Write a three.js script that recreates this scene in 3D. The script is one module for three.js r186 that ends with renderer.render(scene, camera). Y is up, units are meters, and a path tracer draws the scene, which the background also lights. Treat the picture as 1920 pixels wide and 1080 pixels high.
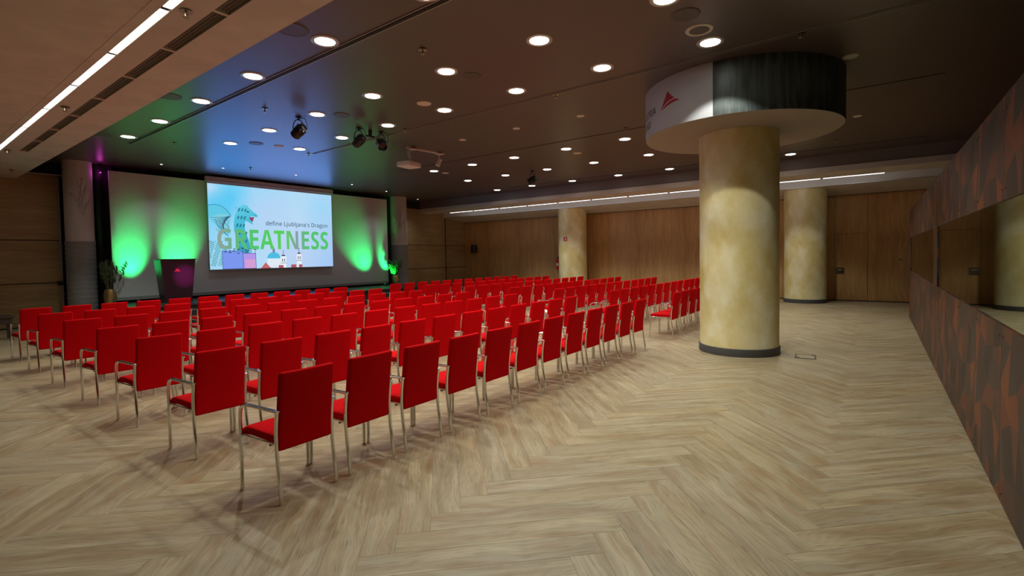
import * as THREE from 'three';
import { RectAreaLightUniformsLib } from 'three/addons/lights/RectAreaLightUniformsLib.js';
import { RoundedBoxGeometry } from 'three/addons/geometries/RoundedBoxGeometry.js';
import { mergeGeometries, mergeVertices } from 'three/addons/utils/BufferGeometryUtils.js';
RectAreaLightUniformsLib.init();

// ---------------------------------------------------------------- camera, exposure
const S = 1.62;                                   // eye height in metres: room plan below is in multiples of it
const scene = new THREE.Scene();
scene.background = new THREE.Color(0x000000);
const renderer = new THREE.WebGLRenderer();
renderer.toneMapping = THREE.LinearToneMapping;
renderer.toneMappingExposure = 1.0;
renderer.shadowMap.enabled = true;
const F = 916.53, YAW = 0.92964, PITCH = -0.033518, ROLL = -0.016583, CY = 512.55;
const camera = new THREE.PerspectiveCamera(2 * Math.atan(540 / F) * 180 / Math.PI, 1920 / 1080, 0.05, 200);
const fwd = new THREE.Vector3(Math.sin(YAW) * Math.cos(PITCH), Math.sin(PITCH), -Math.cos(YAW) * Math.cos(PITCH));
const rgt0 = new THREE.Vector3(Math.cos(YAW), 0, Math.sin(YAW)), up0 = new THREE.Vector3().crossVectors(rgt0, fwd);
const rgt = rgt0.clone().multiplyScalar(Math.cos(ROLL)).addScaledVector(up0, Math.sin(ROLL));
const upv = up0.clone().multiplyScalar(Math.cos(ROLL)).addScaledVector(rgt0, -Math.sin(ROLL));
camera.position.set(0, S, 0);
camera.quaternion.setFromRotationMatrix(new THREE.Matrix4().makeBasis(rgt, upv, fwd.clone().negate()));
camera.setViewOffset(1920, 1080, 0, 540 - CY, 1920, 1080);
camera.updateMatrixWorld(); camera.updateProjectionMatrix();

// lamp strengths
const DOWN_I = 8.0, DOWN_COL = new THREE.Color(0.98, 1.0, 0.88);
const TUBE_COL = new THREE.Color(1.0, 0.95, 0.88);
const GREEN = new THREE.Color(0.02, 1.0, 0.2), MAGENTA = new THREE.Color(1.0, 0.08, 0.75);

// ---------------------------------------------------------------- helpers
let seed = 7;
const rnd = () => { seed = (seed * 1664525 + 1013904223) >>> 0; return seed / 4294967296; };
const rr = (a, b) => a + (b - a) * rnd();
const taken = new Map();
function numbered(name) { const n = taken.get(name) ?? 0; taken.set(name, n + 1); return n ? `${name}_${String(n).padStart(3, '0')}` : name; }
function tag(o, label, category, group) { o.userData.label = label; if (category) o.userData.category = category; if (group) o.userData.group = group; return o; }
function thing(name, label, category, pos = [0, 0, 0], turn = 0, group) {
  const o = new THREE.Group(); o.name = numbered(name); o.position.set(...pos); o.rotation.y = turn; scene.add(o);
  return tag(o, label, category, group);
}
function part(parent, name, geo, mat, pos, rot) {
  const m = new THREE.Mesh(geo, mat); m.name = name; m.castShadow = m.receiveShadow = true;
  if (pos) m.position.set(...pos); if (rot) m.rotation.set(...rot);
  parent.add(m); return m;
}
function struct(name, label) { const o = new THREE.Group(); o.name = name; o.userData.kind = 'structure'; if (label) o.userData.label = label; scene.add(o); return o; }
function structMesh(name, geo, mat, pos, label) {
  const m = new THREE.Mesh(geo, mat); m.name = name; m.castShadow = m.receiveShadow = true; if (pos) m.position.set(...pos);
  m.userData.kind = 'structure'; if (label) m.userData.label = label; scene.add(m); return m;
}
// box from corner to corner (metres), uv in metres on every face
function span(x0, x1, y0, y1, z0, z1) {
  const g = new THREE.BoxGeometry(x1 - x0, y1 - y0, z1 - z0); g.translate((x0 + x1) / 2, (y0 + y1) / 2, (z0 + z1) / 2); return metreUV(g);
}
function metreUV(g, k = 1) {
  const p = g.attributes.position, n = g.attributes.normal, uv = new Float32Array(p.count * 2);
  for (let i = 0; i < p.count; i++) {
    const ax = Math.abs(n.getX(i)), ay = Math.abs(n.getY(i)), az = Math.abs(n.getZ(i));
    const [u, v] = ax > ay && ax > az ? [p.getZ(i), p.getY(i)] : ay > az ? [p.getX(i), p.getZ(i)] : [p.getX(i), p.getY(i)];
    uv[2 * i] = u * k; uv[2 * i + 1] = v * k;
  }
  g.setAttribute('uv', new THREE.BufferAttribute(uv, 2)); return g;
}
const B = (w, h, d) => new THREE.BoxGeometry(w, h, d);
const RB = (w, h, d, r = 0.01) => new RoundedBoxGeometry(w, h, d, 2, r);
const CYL = (r0, r1, h, n = 24) => new THREE.CylinderGeometry(r0, r1, h, n);
const at = (g, x, y, z) => g.translate(x, y, z);
const V = (x, y, z) => new THREE.Vector3(x, y, z);
function tube(pts, r, seg = 16, rad = 8, closed = false) { return new THREE.TubeGeometry(new THREE.CatmullRomCurve3(pts.map(p => V(...p)), closed, 'centripetal'), seg, r, rad, closed); }
const merge = (...gs) => mergeGeometries(gs.map(g => { const h = g.index ? g.toNonIndexed() : g; for (const k of Object.keys(h.attributes)) if (!['position', 'normal', 'uv'].includes(k)) h.deleteAttribute(k); return h; }));
// soft slab with rounded edges and inner segments so that it can be bent
function slab(w, h, d, r, nx, ny, bend) {
  const list = (L, n, rad) => { const a = [-L / 2, -L / 2 + rad * 0.3, -L / 2 + rad]; for (let i = 1; i < n; i++) a.push(-L / 2 + rad + (L - 2 * rad) * i / n); a.push(L / 2 - rad, L / 2 - rad * 0.3, L / 2); return a; };
  const xs = list(w, nx, r), ys = list(h, ny, r), zs = list(d, 1, Math.min(r, d / 2 - 1e-4));
  const g0 = new THREE.BoxGeometry(1, 1, 1, xs.length - 1, ys.length - 1, zs.length - 1); g0.deleteAttribute('normal'); g0.deleteAttribute('uv');
  const p = g0.attributes.position, q = new THREE.Vector3(), c = new THREE.Vector3();
  const pick = (a, t) => a[Math.round((t + 0.5) * (a.length - 1))];
  for (let i = 0; i < p.count; i++) {
    q.set(pick(xs, p.getX(i)), pick(ys, p.getY(i)), pick(zs, p.getZ(i)));
    c.set(THREE.MathUtils.clamp(q.x, -w / 2 + r, w / 2 - r), THREE.MathUtils.clamp(q.y, -h / 2 + r, h / 2 - r), THREE.MathUtils.clamp(q.z, -Math.max(d / 2 - r, 0), Math.max(d / 2 - r, 0)));
    const v = q.clone().sub(c); if (v.length() > r) v.setLength(r); q.copy(c).add(v);
    p.setXYZ(i, q.x, q.y, q.z);
  }
  const g = mergeVertices(g0, 1e-6), P = g.attributes.position, uv = new Float32Array(P.count * 2);
  for (let i = 0; i < P.count; i++) {
    q.fromBufferAttribute(P, i); uv[2 * i] = q.x; uv[2 * i + 1] = q.y + q.z * 0.5;
    if (bend) bend(q); P.setXYZ(i, q.x, q.y, q.z);
  }
  g.setAttribute('uv', new THREE.BufferAttribute(uv, 2)); g.computeVertexNormals(); return g;
}
const ORD = ['', 'first', 'second', 'third', 'fourth', 'fifth', 'sixth', 'seventh', 'eighth', 'ninth', 'tenth', 'eleventh', 'twelfth', 'thirteenth', 'fourteenth', 'fifteenth'];

// ---------------------------------------------------------------- textures
const HN = new Float32Array(65536); { let s = 99; for (let i = 0; i < 65536; i++) { s = (s * 1664525 + 1013904223) >>> 0; HN[i] = s / 4294967296; } }
const hash = (x, y) => HN[((x * 73 + y * 1619 + (x * y) * 7) & 65535)];
function vnoise(x, y, px, py) {                     // value noise, periodic in px, py
  const xi = Math.floor(x), yi = Math.floor(y), fx = x - xi, fy = y - yi, w = (n, p) => ((n % p) + p) % p;
  const sx = fx * fx * (3 - 2 * fx), sy = fy * fy * (3 - 2 * fy), x0 = w(xi, px), x1 = w(xi + 1, px), y0 = w(yi, py), y1 = w(yi + 1, py);
  return (hash(x0, y0) * (1 - sx) + hash(x1, y0) * sx) * (1 - sy) + (hash(x0, y1) * (1 - sx) + hash(x1, y1) * sx) * sy;
}
function fbm(x, y, px, py, oct) { let s = 0, a = 0.5, t = 0; for (let o = 0; o < oct; o++) { s += a * vnoise(x, y, px, py); t += a; a *= 0.5; x *= 2; y *= 2; px *= 2; py *= 2; } return s / t; }
function dataTex(w, h, fn, srgb = true) {
  const d = new Uint8Array(w * h * 4), c = [0, 0, 0];
  for (let y = 0; y < h; y++) for (let x = 0; x < w; x++) { fn(x / w, y / h, c); const i = (y * w + x) * 4; for (let k = 0; k < 3; k++) d[i + k] = Math.max(0, Math.min(255, c[k])); d[i + 3] = 255; }
  const t = new THREE.DataTexture(d, w, h); t.wrapS = t.wrapT = THREE.RepeatWrapping; t.magFilter = THREE.LinearFilter; t.minFilter = THREE.LinearMipmapLinearFilter; t.generateMipmaps = true;
  if (srgb) t.colorSpace = THREE.SRGBColorSpace; t.needsUpdate = true; return t;
}
const mix3 = (c, a, b, t) => { for (let k = 0; k < 3; k++) c[k] = a[k] + (b[k] - a[k]) * t; };
const clamp01 = t => Math.max(0, Math.min(1, t));
// floor boards: u along the board (2.64 m), v across (8 boards)
const floorTex = dataTex(2048, 1024, (u, v, c) => {
  const strip = Math.floor(v * 8), vl = v * 8 - strip, off = strip * 13.7;
  const warp = fbm(u * 6 + off, v * 8, 4096, 4096, 3) - 0.5;
  const vv = vl + warp * 0.55;
  const broad = fbm(u * 5 + off, vv * 3.2 + strip * 9, 4096, 4096, 3);
  const streak = fbm(u * 9 + off, vv * 22 + strip * 31, 4096, 4096, 3);
  const fine = vnoise(u * 60 + off, vv * 150 + strip * 57, 4096, 4096);
  const rings = 0.5 + 0.5 * Math.sin((vv * 9 + (fbm(u * 4 + off, vv * 1.6 + 3 * strip, 4096, 4096, 2)) * 16) * 3.1);
  const t = clamp01(0.56 + (broad - 0.5) * 1.0 + (streak - 0.5) * 0.5 + (fine - 0.5) * 0.16 + (rings - 0.5) * 0.1);
  mix3(c, [160, 137, 102], [216, 200, 168], t);
  const grey = clamp01((fbm(u * 7 + 40 + off, vv * 4 + strip * 5, 4096, 4096, 2) - 0.52) * 3.2);
  mix3(c, [c[0], c[1], c[2]], [204, 196, 180], grey * 0.36);
  const pink = clamp01((fbm(u * 9 + 90 + off, vv * 5 + strip * 3, 4096, 4096, 2) - 0.6) * 4);
  mix3(c, [c[0], c[1], c[2]], [178, 124, 84], pink * 0.26);
  const dark = clamp01((fbm(u * 22 + off, vv * 46 + strip * 11, 4096, 4096, 2) - 0.69) * 7);
  mix3(c, [c[0], c[1], c[2]], [98, 74, 50], dark * 0.34);
});
// maple veneer on the walls, grain upright: uv in metres, one tile = 2 m
const mapleTex = dataTex(1024, 1024, (u, v, c) => {
  const w = fbm(u * 8, v * 4, 8, 4, 3) - 0.5, s = fbm(u * 64 + w * 6, v * 3, 64, 3, 3), b = fbm(u * 5, v * 2, 5, 2, 3), f = vnoise(u * 400, v * 12, 400, 12);
  mix3(c, [174, 128, 78], [214, 170, 114], clamp01(0.5 + (s - 0.5) * 0.9 + (b - 0.5) * 0.9 + (f - 0.5) * 0.18));
});
// ochre polished plaster on the columns
const plasterTex = dataTex(1024, 512, (u, v, c) => {
  const a = fbm(u * 10, v * 3, 10, 3, 5), b = fbm(u * 22 + 5, v * 9, 22, 9, 4), d = fbm(u * 60, v * 40, 60, 40, 2);
  const t = clamp01(0.5 + (a - 0.5) * 1.35 + (b - 0.5) * 0.5 + (d - 0.5) * 0.12);
  mix3(c, [214, 189, 112], [251, 246, 220], t);
});
const zincTex = dataTex(1024, 256, (u, v, c) => {
  const s = fbm(u * 160, v * 2, 160, 2, 3), b = fbm(u * 14, v * 2, 14, 2, 3), f = vnoise(u * 512, v * 6, 512, 6);
  mix3(c, [62, 68, 68], [124, 136, 134], clamp01(0.45 + (s - 0.5) * 0.8 + (b - 0.5) * 0.7 + (f - 0.5) * 0.2));
});
const weaveTex = dataTex(128, 128, (u, v, c) => { const k = 150 + 60 * Math.sin(u * 16 * Math.PI * 2) * Math.sin(v * 16 * Math.PI * 2) + 40 * (vnoise(u * 64, v * 64, 64, 64) - 0.5); c[0] = c[1] = c[2] = k; }, false);
const feltTex = dataTex(256, 256, (u, v, c) => { const k = 228 + 12 * (fbm(u * 40, v * 40, 40, 40, 3) - 0.5); c[0] = c[1] = c[2] = k; });
const perfTex = dataTex(64, 64, (u, v, c) => { const d = Math.min(Math.hypot(u - 0.25, v - 0.25), Math.hypot(u - 0.75, v - 0.75)); const k = d < 0.13 ? 90 : 255; c[0] = c[1] = c[2] = k; });
const paintTex = dataTex(512, 512, (u, v, c) => { const k = 236 + 26 * (fbm(u * 9, v * 9, 9, 9, 5) - 0.5); c[0] = c[1] = c[2] = k; });
function canvasTex(w, h, draw) { const cv = document.createElement('canvas'); cv.width = w; cv.height = h; draw(cv.getContext('2d'), w, h); const t = new THREE.CanvasTexture(cv); t.colorSpace = THREE.SRGBColorSpace; t.wrapS = t.wrapT = THREE.RepeatWrapping; return t; }
const rep = (t, x, y) => { const k = t.clone(); k.repeat.set(x, y); k.needsUpdate = true; return k; };

// ---------------------------------------------------------------- materials
const std = o => new THREE.MeshStandardMaterial(o), lin = (r, g, b) => new THREE.Color().setRGB(r, g, b);
const phys = o => new THREE.MeshPhysicalMaterial(o);
const M = {
  joint: std({ color: lin(0.36, 0.3, 0.21), roughness: 0.9 }),
  plank: [[0.77, 0.77, 0.76], [0.745, 0.745, 0.75], [0.77, 0.755, 0.71], [0.73, 0.725, 0.72]].map(([r, g, b]) => std({ map: floorTex, color: lin(r, g, b), roughness: 0.42 })),
  ceiling: std({ color: lin(0.15, 0.118, 0.108), map: rep(perfTex, 40, 40), roughness: 0.36, metalness: 0.35 }),
  soffit: std({ color: lin(0.74, 0.66, 0.56), map: rep(paintTex, 0.5, 0.5), roughness: 0.8 }),
  brownBoard: std({ color: lin(0.2, 0.16, 0.14), roughness: 0.6 }),
  recess: std({ color: lin(0.7, 0.7, 0.7), roughness: 0.7 }),
  maple: std({ map: rep(mapleTex, 0.5, 0.5), roughness: 0.55 }),
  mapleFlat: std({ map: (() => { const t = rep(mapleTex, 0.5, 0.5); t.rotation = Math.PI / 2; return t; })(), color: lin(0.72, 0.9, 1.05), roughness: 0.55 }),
  dark: std({ color: lin(0.012, 0.011, 0.011), roughness: 0.85 }),
  black: std({ color: lin(0.012, 0.012, 0.013), roughness: 0.5 }),
  blackMetal: std({ color: lin(0.016, 0.016, 0.017), roughness: 0.4, metalness: 0.3 }),
  plaster: std({ map: plasterTex, roughness: 0.5 }),
  plinth: std({ color: lin(0.075, 0.075, 0.08), roughness: 0.55 }),
  zinc: std({ map: zincTex, roughness: 0.42, metalness: 0.15 }),
  drumUnder: std({ color: lin(0.34, 0.29, 0.24), roughness: 0.8 }),
  red: phys({ color: lin(0.58, 0.001, 0.004), roughness: 0.85, bumpMap: rep(weaveTex, 14, 14), bumpScale: 0.0006, specularIntensity: 0.12 }),
  chrome: std({ color: lin(0.8, 0.8, 0.79), roughness: 0.14, metalness: 1 }),
  padBlack: std({ color: lin(0.012, 0.012, 0.012), roughness: 0.45 }),
  felt: std({ color: lin(0.8, 0.84, 0.9), map: rep(feltTex, 0.6, 0.6), roughness: 0.92 }),
  grey: std({ color: lin(0.3, 0.31, 0.32), roughness: 0.7 }),
  paleGrey: std({ color: lin(0.72, 0.7, 0.7), map: rep(paintTex, 0.5, 0.5), roughness: 0.65 }),
  ribGrey: std({ color: lin(0.26, 0.27, 0.28), roughness: 0.6 }),
  silver: std({ color: lin(0.7, 0.7, 0.72), roughness: 0.35, metalness: 0.9 }),
  trimRing: std({ color: lin(0.55, 0.53, 0.5), roughness: 0.35, metalness: 0.6 }),
  creamPlastic: std({ color: lin(0.62, 0.56, 0.48), roughness: 0.6 }),
  brownPlate: std({ color: lin(0.09, 0.07, 0.06), roughness: 0.5 }),
  whitePlastic: std({ color: lin(0.62, 0.6, 0.57), roughness: 0.5 }),
  gold: std({ color: lin(0.55, 0.38, 0.16), roughness: 0.35, metalness: 0.85 }),
  plume: std({ color: lin(0.07, 0.1, 0.04), roughness: 0.95 }),
  leafGreen: phys({ color: lin(0.07, 0.2, 0.035), roughness: 0.7, side: THREE.DoubleSide }),
  stem: std({ color: lin(0.12, 0.1, 0.04), roughness: 0.9 }),
  lecternGloss: phys({ color: lin(0.03, 0.005, 0.018), roughness: 0.4, clearcoat: 0.15, clearcoatRoughness: 0.2 }),
  logoRed: std({ color: lin(0.5, 0.012, 0.02), roughness: 0.5 }),
  signRed: std({ color: lin(0.5, 0.02, 0.02), roughness: 0.4 }),
  mirror: std({ color: lin(0.3, 0.4, 0.29), roughness: 0.025, metalness: 1 }),
  slat: std({ color: lin(0.3, 0.25, 0.2), roughness: 0.6 }),
  brass: std({ color: lin(0.45, 0.36, 0.24), roughness: 0.35, metalness: 1 }),
  darkWood: std({ color: lin(0.05, 0.03, 0.018), roughness: 0.6 }),
  lens: std({ color: 0x000000, emissive: new THREE.Color(0.98, 1.0, 0.9), emissiveIntensity: 11 }),
  led: std({ color: 0x000000, emissive: new THREE.Color(0.95, 0.95, 1), emissiveIntensity: 5 }),
  tube: std({ color: 0x000000, emissive: new THREE.Color(1, 0.96, 0.9), emissiveIntensity: 3.5 }),
  tubeFar: std({ color: 0x000000, emissive: new THREE.Color(1, 0.97, 0.94), emissiveIntensity: 2.2 }),
  lensGreen: std({ color: 0x000000, emissive: GREEN, emissiveIntensity: 3 }),
  lensMagenta: std({ color: 0x000000, emissive: MAGENTA, emissiveIntensity: 2 }),
  glassDark: phys({ color: lin(0.02, 0.02, 0.022), roughness: 0.1 }),
};

// ---------------------------------------------------------------- the room shell (plan in eye heights times S)
const X0 = -3.4 * S, XF = 12.0 * S, ZS = -10.85 * S, ZR = 2.6 * S, YC = 2.66 * S, TH = 0.2;
const PW = 0.395 * S;                               // face of the patterned partition beside the camera
structMesh('wall_far', span(XF, XF + TH, 0, YC, ZS - TH, ZR + TH), M.dark, null, 'dark wall carrying the maple panels under the far soffit');
structMesh('wall_entrance', span(X0 - TH, X0, 0, YC, ZS - TH, ZR + TH), M.maple, null, 'maple clad wall behind the viewpoint');
structMesh('wall_service', span(X0, XF, 0, YC, ZR, ZR + TH), M.dark, null, 'dark wall behind the patterned partition');
const wallScreen = struct('wall_screen', 'wall behind the stage with maple panels on both sides');
part(wallScreen, 'core', span(X0, XF, 0, YC, ZS - TH, ZS), M.dark);
structMesh('ceiling', span(X0 - TH, XF + TH, YC, YC + 0.2, ZS - TH, ZR + TH), M.ceiling, null, 'dark brown satin metal ceiling');

// maple panels on the screen wall: three tiers with open joints
const TOP = 2.46 * S, T1 = 0.70 * S, T2 = 1.395 * S, GAP = 0.012;
function tiers(x0, x1) {
  for (const [a, b] of [[0.02, T1], [T1, T2], [T2, TOP]])
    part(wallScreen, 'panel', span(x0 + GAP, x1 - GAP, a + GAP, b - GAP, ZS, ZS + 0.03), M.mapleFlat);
}
for (let x = X0; x < 2.0 * S; x += 2.2) tiers(x, Math.min(x + 2.2, 2.12 * S));
tiers(8.8 * S, 11.05 * S); tiers(11.06 * S, XF);
part(wallScreen, 'cap_trim', span(X0, 2.12 * S, TOP, TOP + 0.03, ZS, ZS + 0.04), M.soffit);
part(wallScreen, 'joint_post', span(11.04 * S, 11.06 * S, 0, TOP, ZS, ZS + 0.05), M.black);

// maple partition leaves along the far wall, with the door
const wallFarPanels = struct('wall_partition', 'sliding maple partition leaves along the far wall');
const PT = 2.145 * S;
{
  const door0 = -0.69 * S, door1 = -0.14 * S, xf = XF - 0.06;
  const cuts = [-10.83, -9.85, -9.02, -8.19, -7.36, -6.53, -5.7, -4.87, -4.04, -3.21, -2.38, -1.55, -0.69].map(z => z * S);
  for (let i = 0; i < cuts.length - 1; i++) part(wallFarPanels, 'leaf', span(xf, XF, 0.03, PT - 0.03, cuts[i] + 0.003, cuts[i + 1] - 0.003), M.maple);
  part(wallFarPanels, 'leaf', span(xf, XF, 1.36 * S, PT - 0.03, door0 + 0.003, door1 - 0.003), M.maple);
  part(wallFarPanels, 'leaf', span(xf, XF, 0.03, PT - 0.03, door1 + 0.003, 0.9 * S), M.maple);
  part(wallFarPanels, 'leaf', span(xf, XF, 0.03, PT - 0.03, 0.9 * S + 0.003, ZR - 0.01), M.maple);
  part(wallFarPanels, 'head_track', span(xf - 0.02, XF, PT - 0.03, PT + 0.02, ZS + 0.05, ZR - 0.01), M.black);
  part(wallFarPanels, 'floor_strip', span(xf + 0.01, XF, 0, 0.03, ZS + 0.05, ZR - 0.01), M.black);
  const d = struct('door_1', 'plain maple door leaf set in the partition');
  part(d, 'door_leaf', span(xf + 0.004, XF - 0.01, 0.03, 1.355 * S, door0 + 0.008, door1 - 0.008), M.maple);
  const lp = part(d, 'lock_plate', RB(0.025, 0.2, 0.22, 0.008), M.glassDark, [xf - 0.008, 0.61 * S, door0 + 0.15]);
  part(lp, 'handle', RB(0.03, 0.018, 0.13, 0.006), M.silver, [-0.025, 0.035, 0]);
  const k = thing('wall_hook', 'small brass knob on the maple leaf beyond the door', 'hook', [xf - 0.02, 0.83 * S, 0.36 * S]);
  part(k, 'rosette', CYL(0.03, 0.035, 0.02, 20).rotateZ(Math.PI / 2), M.brass, [0.01, 0, 0]);
  part(k, 'knob', new THREE.SphereGeometry(0.022, 14, 10), M.brass, [-0.012, 0, 0]);
}

// ---------------------------------------------------------------- floor: herringbone boards
{
  const floor = struct('floor', 'pale oak herringbone floor');
  part(floor, 'screed', span(X0 - TH, XF + TH, -0.12, -0.003, ZS - TH, ZR + TH), M.joint);
  const L = 1.32, W = 0.19, c45 = Math.SQRT1_2, g = 0.0003, ch = 0.0007;
  const proto = (strip, uo) => {
    const l = L / 2 - g, w = W / 2 - g, P = [], U = [];
    const top = [[-l + ch, -w + ch], [l - ch, -w + ch], [l - ch, w - ch], [-l + ch, w - ch]], bot = [[-l, -w], [l, -w], [l, w], [-l, w]];
    const put = (p, y) => { P.push(p[0], y, -p[1]); U.push(uo + (p[0] + L / 2) / 2.64, (strip + 0.04 + 0.92 * (p[1] + W / 2) / W) / 8); };
    const quad = (a, ya, b, yb, c, yc, d, yd) => { put(a, ya); put(b, yb); put(c, yc); put(a, ya); put(c, yc); put(d, yd); };
    quad(top[0], 0, top[1], 0, top[2], 0, top[3], 0);
    for (let i = 0; i < 4; i++) { const j = (i + 1) % 4; quad(bot[i], -ch * 1.5, bot[j], -ch * 1.5, top[j], 0, top[i], 0); }
    const b = new THREE.BufferGeometry(); b.setAttribute('position', new THREE.Float32BufferAttribute(P, 3)); b.setAttribute('uv', new THREE.Float32BufferAttribute(U, 2)); b.computeVertexNormals(); return b;
  };
  const geos = []; for (let i = 0; i < 32; i++) geos.push(proto(i % 8, rnd() * 0.49));
  const list = [], v = V(0, 0, 0);
  for (let i = -140; i <= 140; i++) for (let j = -16; j <= 16; j++) for (const k of [0, 1]) {
    let u = i * W + j * L, w = i * W - j * L;                       // lattice (W,W), (L,-L)
    if (k) { u += L + W / 2; w += W - L / 2; } else { u += L / 2; w += W / 2; }
    const x = (u + w) * c45 + 0.1, z = (u - w) * c45 - 0.25;
    if (x < X0 || x > XF || z < ZS || z > ZR) continue;
    v.set(x, 0, z).project(camera);
    const vis = v.z < 1 && Math.abs(v.x) < 1.15 && v.y > -1.35 && v.y < 0.2 && (V(x, 0, z).sub(camera.position).dot(fwd) > 0.2);
    list.push({ x, z, a: k ? Math.PI / 4 : -Math.PI / 4, d: vis && z < PW + 0.3 ? Math.hypot(x, z) : 1e9 });
  }
  list.sort((a, b) => a.d - b.d);
  const m4 = new THREE.Matrix4(), rest = [[], [], [], []];
  list.forEach((p, n) => {
    const flip = rnd() < 0.5 ? Math.PI : 0, geo = geos[Math.floor(rnd() * 32)], mi = Math.floor(rnd() * 4);
    if (n < 300) { const m = part(floor, n ? `plank_${String(n).padStart(3, '0')}` : 'plank', geo, M.plank[mi], [p.x, 0, p.z]); m.rotation.y = p.a + flip; } 
    else rest[mi].push(geo.clone().applyMatrix4(m4.makeRotationY(p.a + flip).setPosition(p.x, 0, p.z)));
  });
  rest.forEach((r, i) => { const m = part(floor, 'plank_field', mergeGeometries(r), M.plank[i]); m.userData.kind = 'stuff'; });
}

// ---------------------------------------------------------------- soffits with light troughs
const YS = 2.36 * S, TUBE = 0.9237 * S;               // entrance side soffit
{
  const s = struct('trim_1', 'cream soffit with light slot and air grille');
  const z0 = ZS + 0.005, z1 = ZR, top = YS + 0.13;
  part(s, 'board', span(X0, 0.966 * S, YS, top, z0, z1), M.soffit);
  part(s, 'edge_bead', span(0.966 * S, 0.97 * S, YS - 0.003, YS + 0.01, z0, z1), M.creamPlastic);
  part(s, 'slot_board', span(0.97 * S, 1.022 * S, YS + 0.002, top, z0, z1), M.soffit);
  part(s, 'trough_back', span(1.022 * S, 1.066 * S, YS + 0.045, top, z0, z1), M.dark);
  part(s, 'board', span(1.066 * S, 1.207 * S, YS, top, z0, z1), M.soffit);
  part(s, 'board', span(1.283 * S, 1.546 * S, YS, top, z0, z1), M.soffit);
  part(s, 'board', span(1.207 * S, 1.283 * S, YS, top, z0, -8.195 * S), M.soffit);
  part(s, 'duct_back', span(1.207 * S, 1.283 * S, YS + 0.09, top, -8.195 * S, z1), M.dark);
  for (let k = -3; k <= 7; k++) {                    // 1.5 m tubes end to end
    const zc = -2.615 * S - k * TUBE, len = TUBE - 0.06; if (zc + len / 2 > z1) continue;
    const t = thing('linear_tube_light', `white linear tube in the cream soffit slot, ${ORD[8 - k]} from the screen wall`, 'tube light', [1.0442 * S, YS + 0.02, zc], 0, 'tubes in the cream soffit slot');
    part(t, 'diffuser', RB(0.062, 0.03, len, 0.006), M.tube);
    part(t, 'end_cap', B(0.06, 0.03, 0.02), M.plinth, [0, 0.003, -len / 2 - 0.012]);
    part(t, 'end_cap', B(0.06, 0.03, 0.02), M.plinth, [0, 0.003, len / 2 + 0.012]);
    const l = new THREE.RectAreaLight(TUBE_COL, 4, 0.06, len); l.position.set(1.0442 * S, YS - 0.004, zc); l.rotation.x = -Math.PI / 2; scene.add(l);
  }
  for (let k = -6; k <= 6; k++) {                    // air grille segments
    const zA = (-2.891 - 0.7575 * k) * S, zB = zA - 0.7575 * S; if (zA > z1 - 0.05) continue;
    const len = zA - zB - 0.04, zc = (zA + zB) / 2;
    const gr = thing('air_grille', `slotted air grille segment in the cream soffit, ${ORD[7 - k]} from the screen wall`, 'air grille', [1.245 * S, YS + 0.02, zc], 0, 'air grille segments in the soffit');
    part(gr, 'end_bar', B(0.122, 0.04, 0.04), M.soffit, [0, 0.001, len / 2 + 0.02]);
    for (let i = 0; i < 3; i++) part(gr, 'slat', B(0.006, 0.024, len), M.slat, [-0.031 + i * 0.031, 0.006, 0], [0, 0, 0.5]);
  }
}
const FY = x => (2.358 - 0.1135 * (x - 10)) * S;       // the far soffit falls gently toward the wall
{
  const s = struct('trim_2', 'cream soffit with light trough along the far wall');
  const z0 = ZS + 0.005, z1 = ZR;
  const prism = pts => { const sh = new THREE.Shape(pts.map(([x, y]) => new THREE.Vector2(x * S, y))); const g = new THREE.ExtrudeGeometry(sh, { depth: z1 - z0, bevelEnabled: false }); g.translate(0, 0, z0); return metreUV(g); };
  part(s, 'front_board', prism([[10.0, FY(10)], [10.38, FY(10.38)], [10.38, 2.42 * S], [10.0, 2.453 * S]]), M.soffit);
  part(s, 'upper_fascia', prism([[10.02, 2.45 * S], [10.1, 2.45 * S], [10.1, 2.66 * S - 0.001], [10.02, 2.66 * S - 0.001]]), M.brownBoard);
  part(s, 'trough_roof', prism([[10.3, 2.425 * S], [11.03, 2.425 * S], [11.03, 2.44 * S], [10.3, 2.44 * S]]), M.recess);
  part(s, 'rear_board', prism([[11.0, FY(11)], [11.999, FY(12)], [11.999, 2.42 * S], [11.0, 2.42 * S]]), M.soffit);
  part(s, 'trough_face', prism([[10.985, FY(11) + 0.01], [11.0, FY(11) + 0.01], [11.0, 2.425 * S], [10.985, 2.425 * S]]), M.recess);
  part(s, 'trough_lip', prism([[10.975, FY(11) - 0.004], [11.0, FY(11) - 0.004], [11.0, FY(11) + 0.01], [10.975, FY(11) + 0.01]]), M.silver);
  for (let k = 0; k < 11; k++) {
    const zc = -9.58 * S + k * TUBE, len = TUBE - 0.07;
    if (zc > 0.75 * S) continue;
    const t = thing('trough_tube_light', `white tube in the far soffit trough, ${ORD[k + 1]} from the screen wall`, 'tube light', [10.46 * S, 2.327 * S, zc], 0, 'tubes in the far soffit trough');
    part(t, 'tube', CYL(0.024, 0.024, len, 12).rotateX(Math.PI / 2), M.tubeFar);
    part(t, 'holder', B(0.05, 0.06, 0.02), M.grey, [0, 0, -len / 2 - 0.012]);
    part(t, 'holder', B(0.05, 0.06, 0.02), M.grey, [0, 0, len / 2 + 0.012]);
    const l = new THREE.RectAreaLight(TUBE_COL, 2.2, 0.045, len); l.position.set(10.46 * S + 0.03, 2.327 * S, zc); l.lookAt(11 * S, 2.327 * S, zc); scene.add(l);
  }
}

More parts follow.
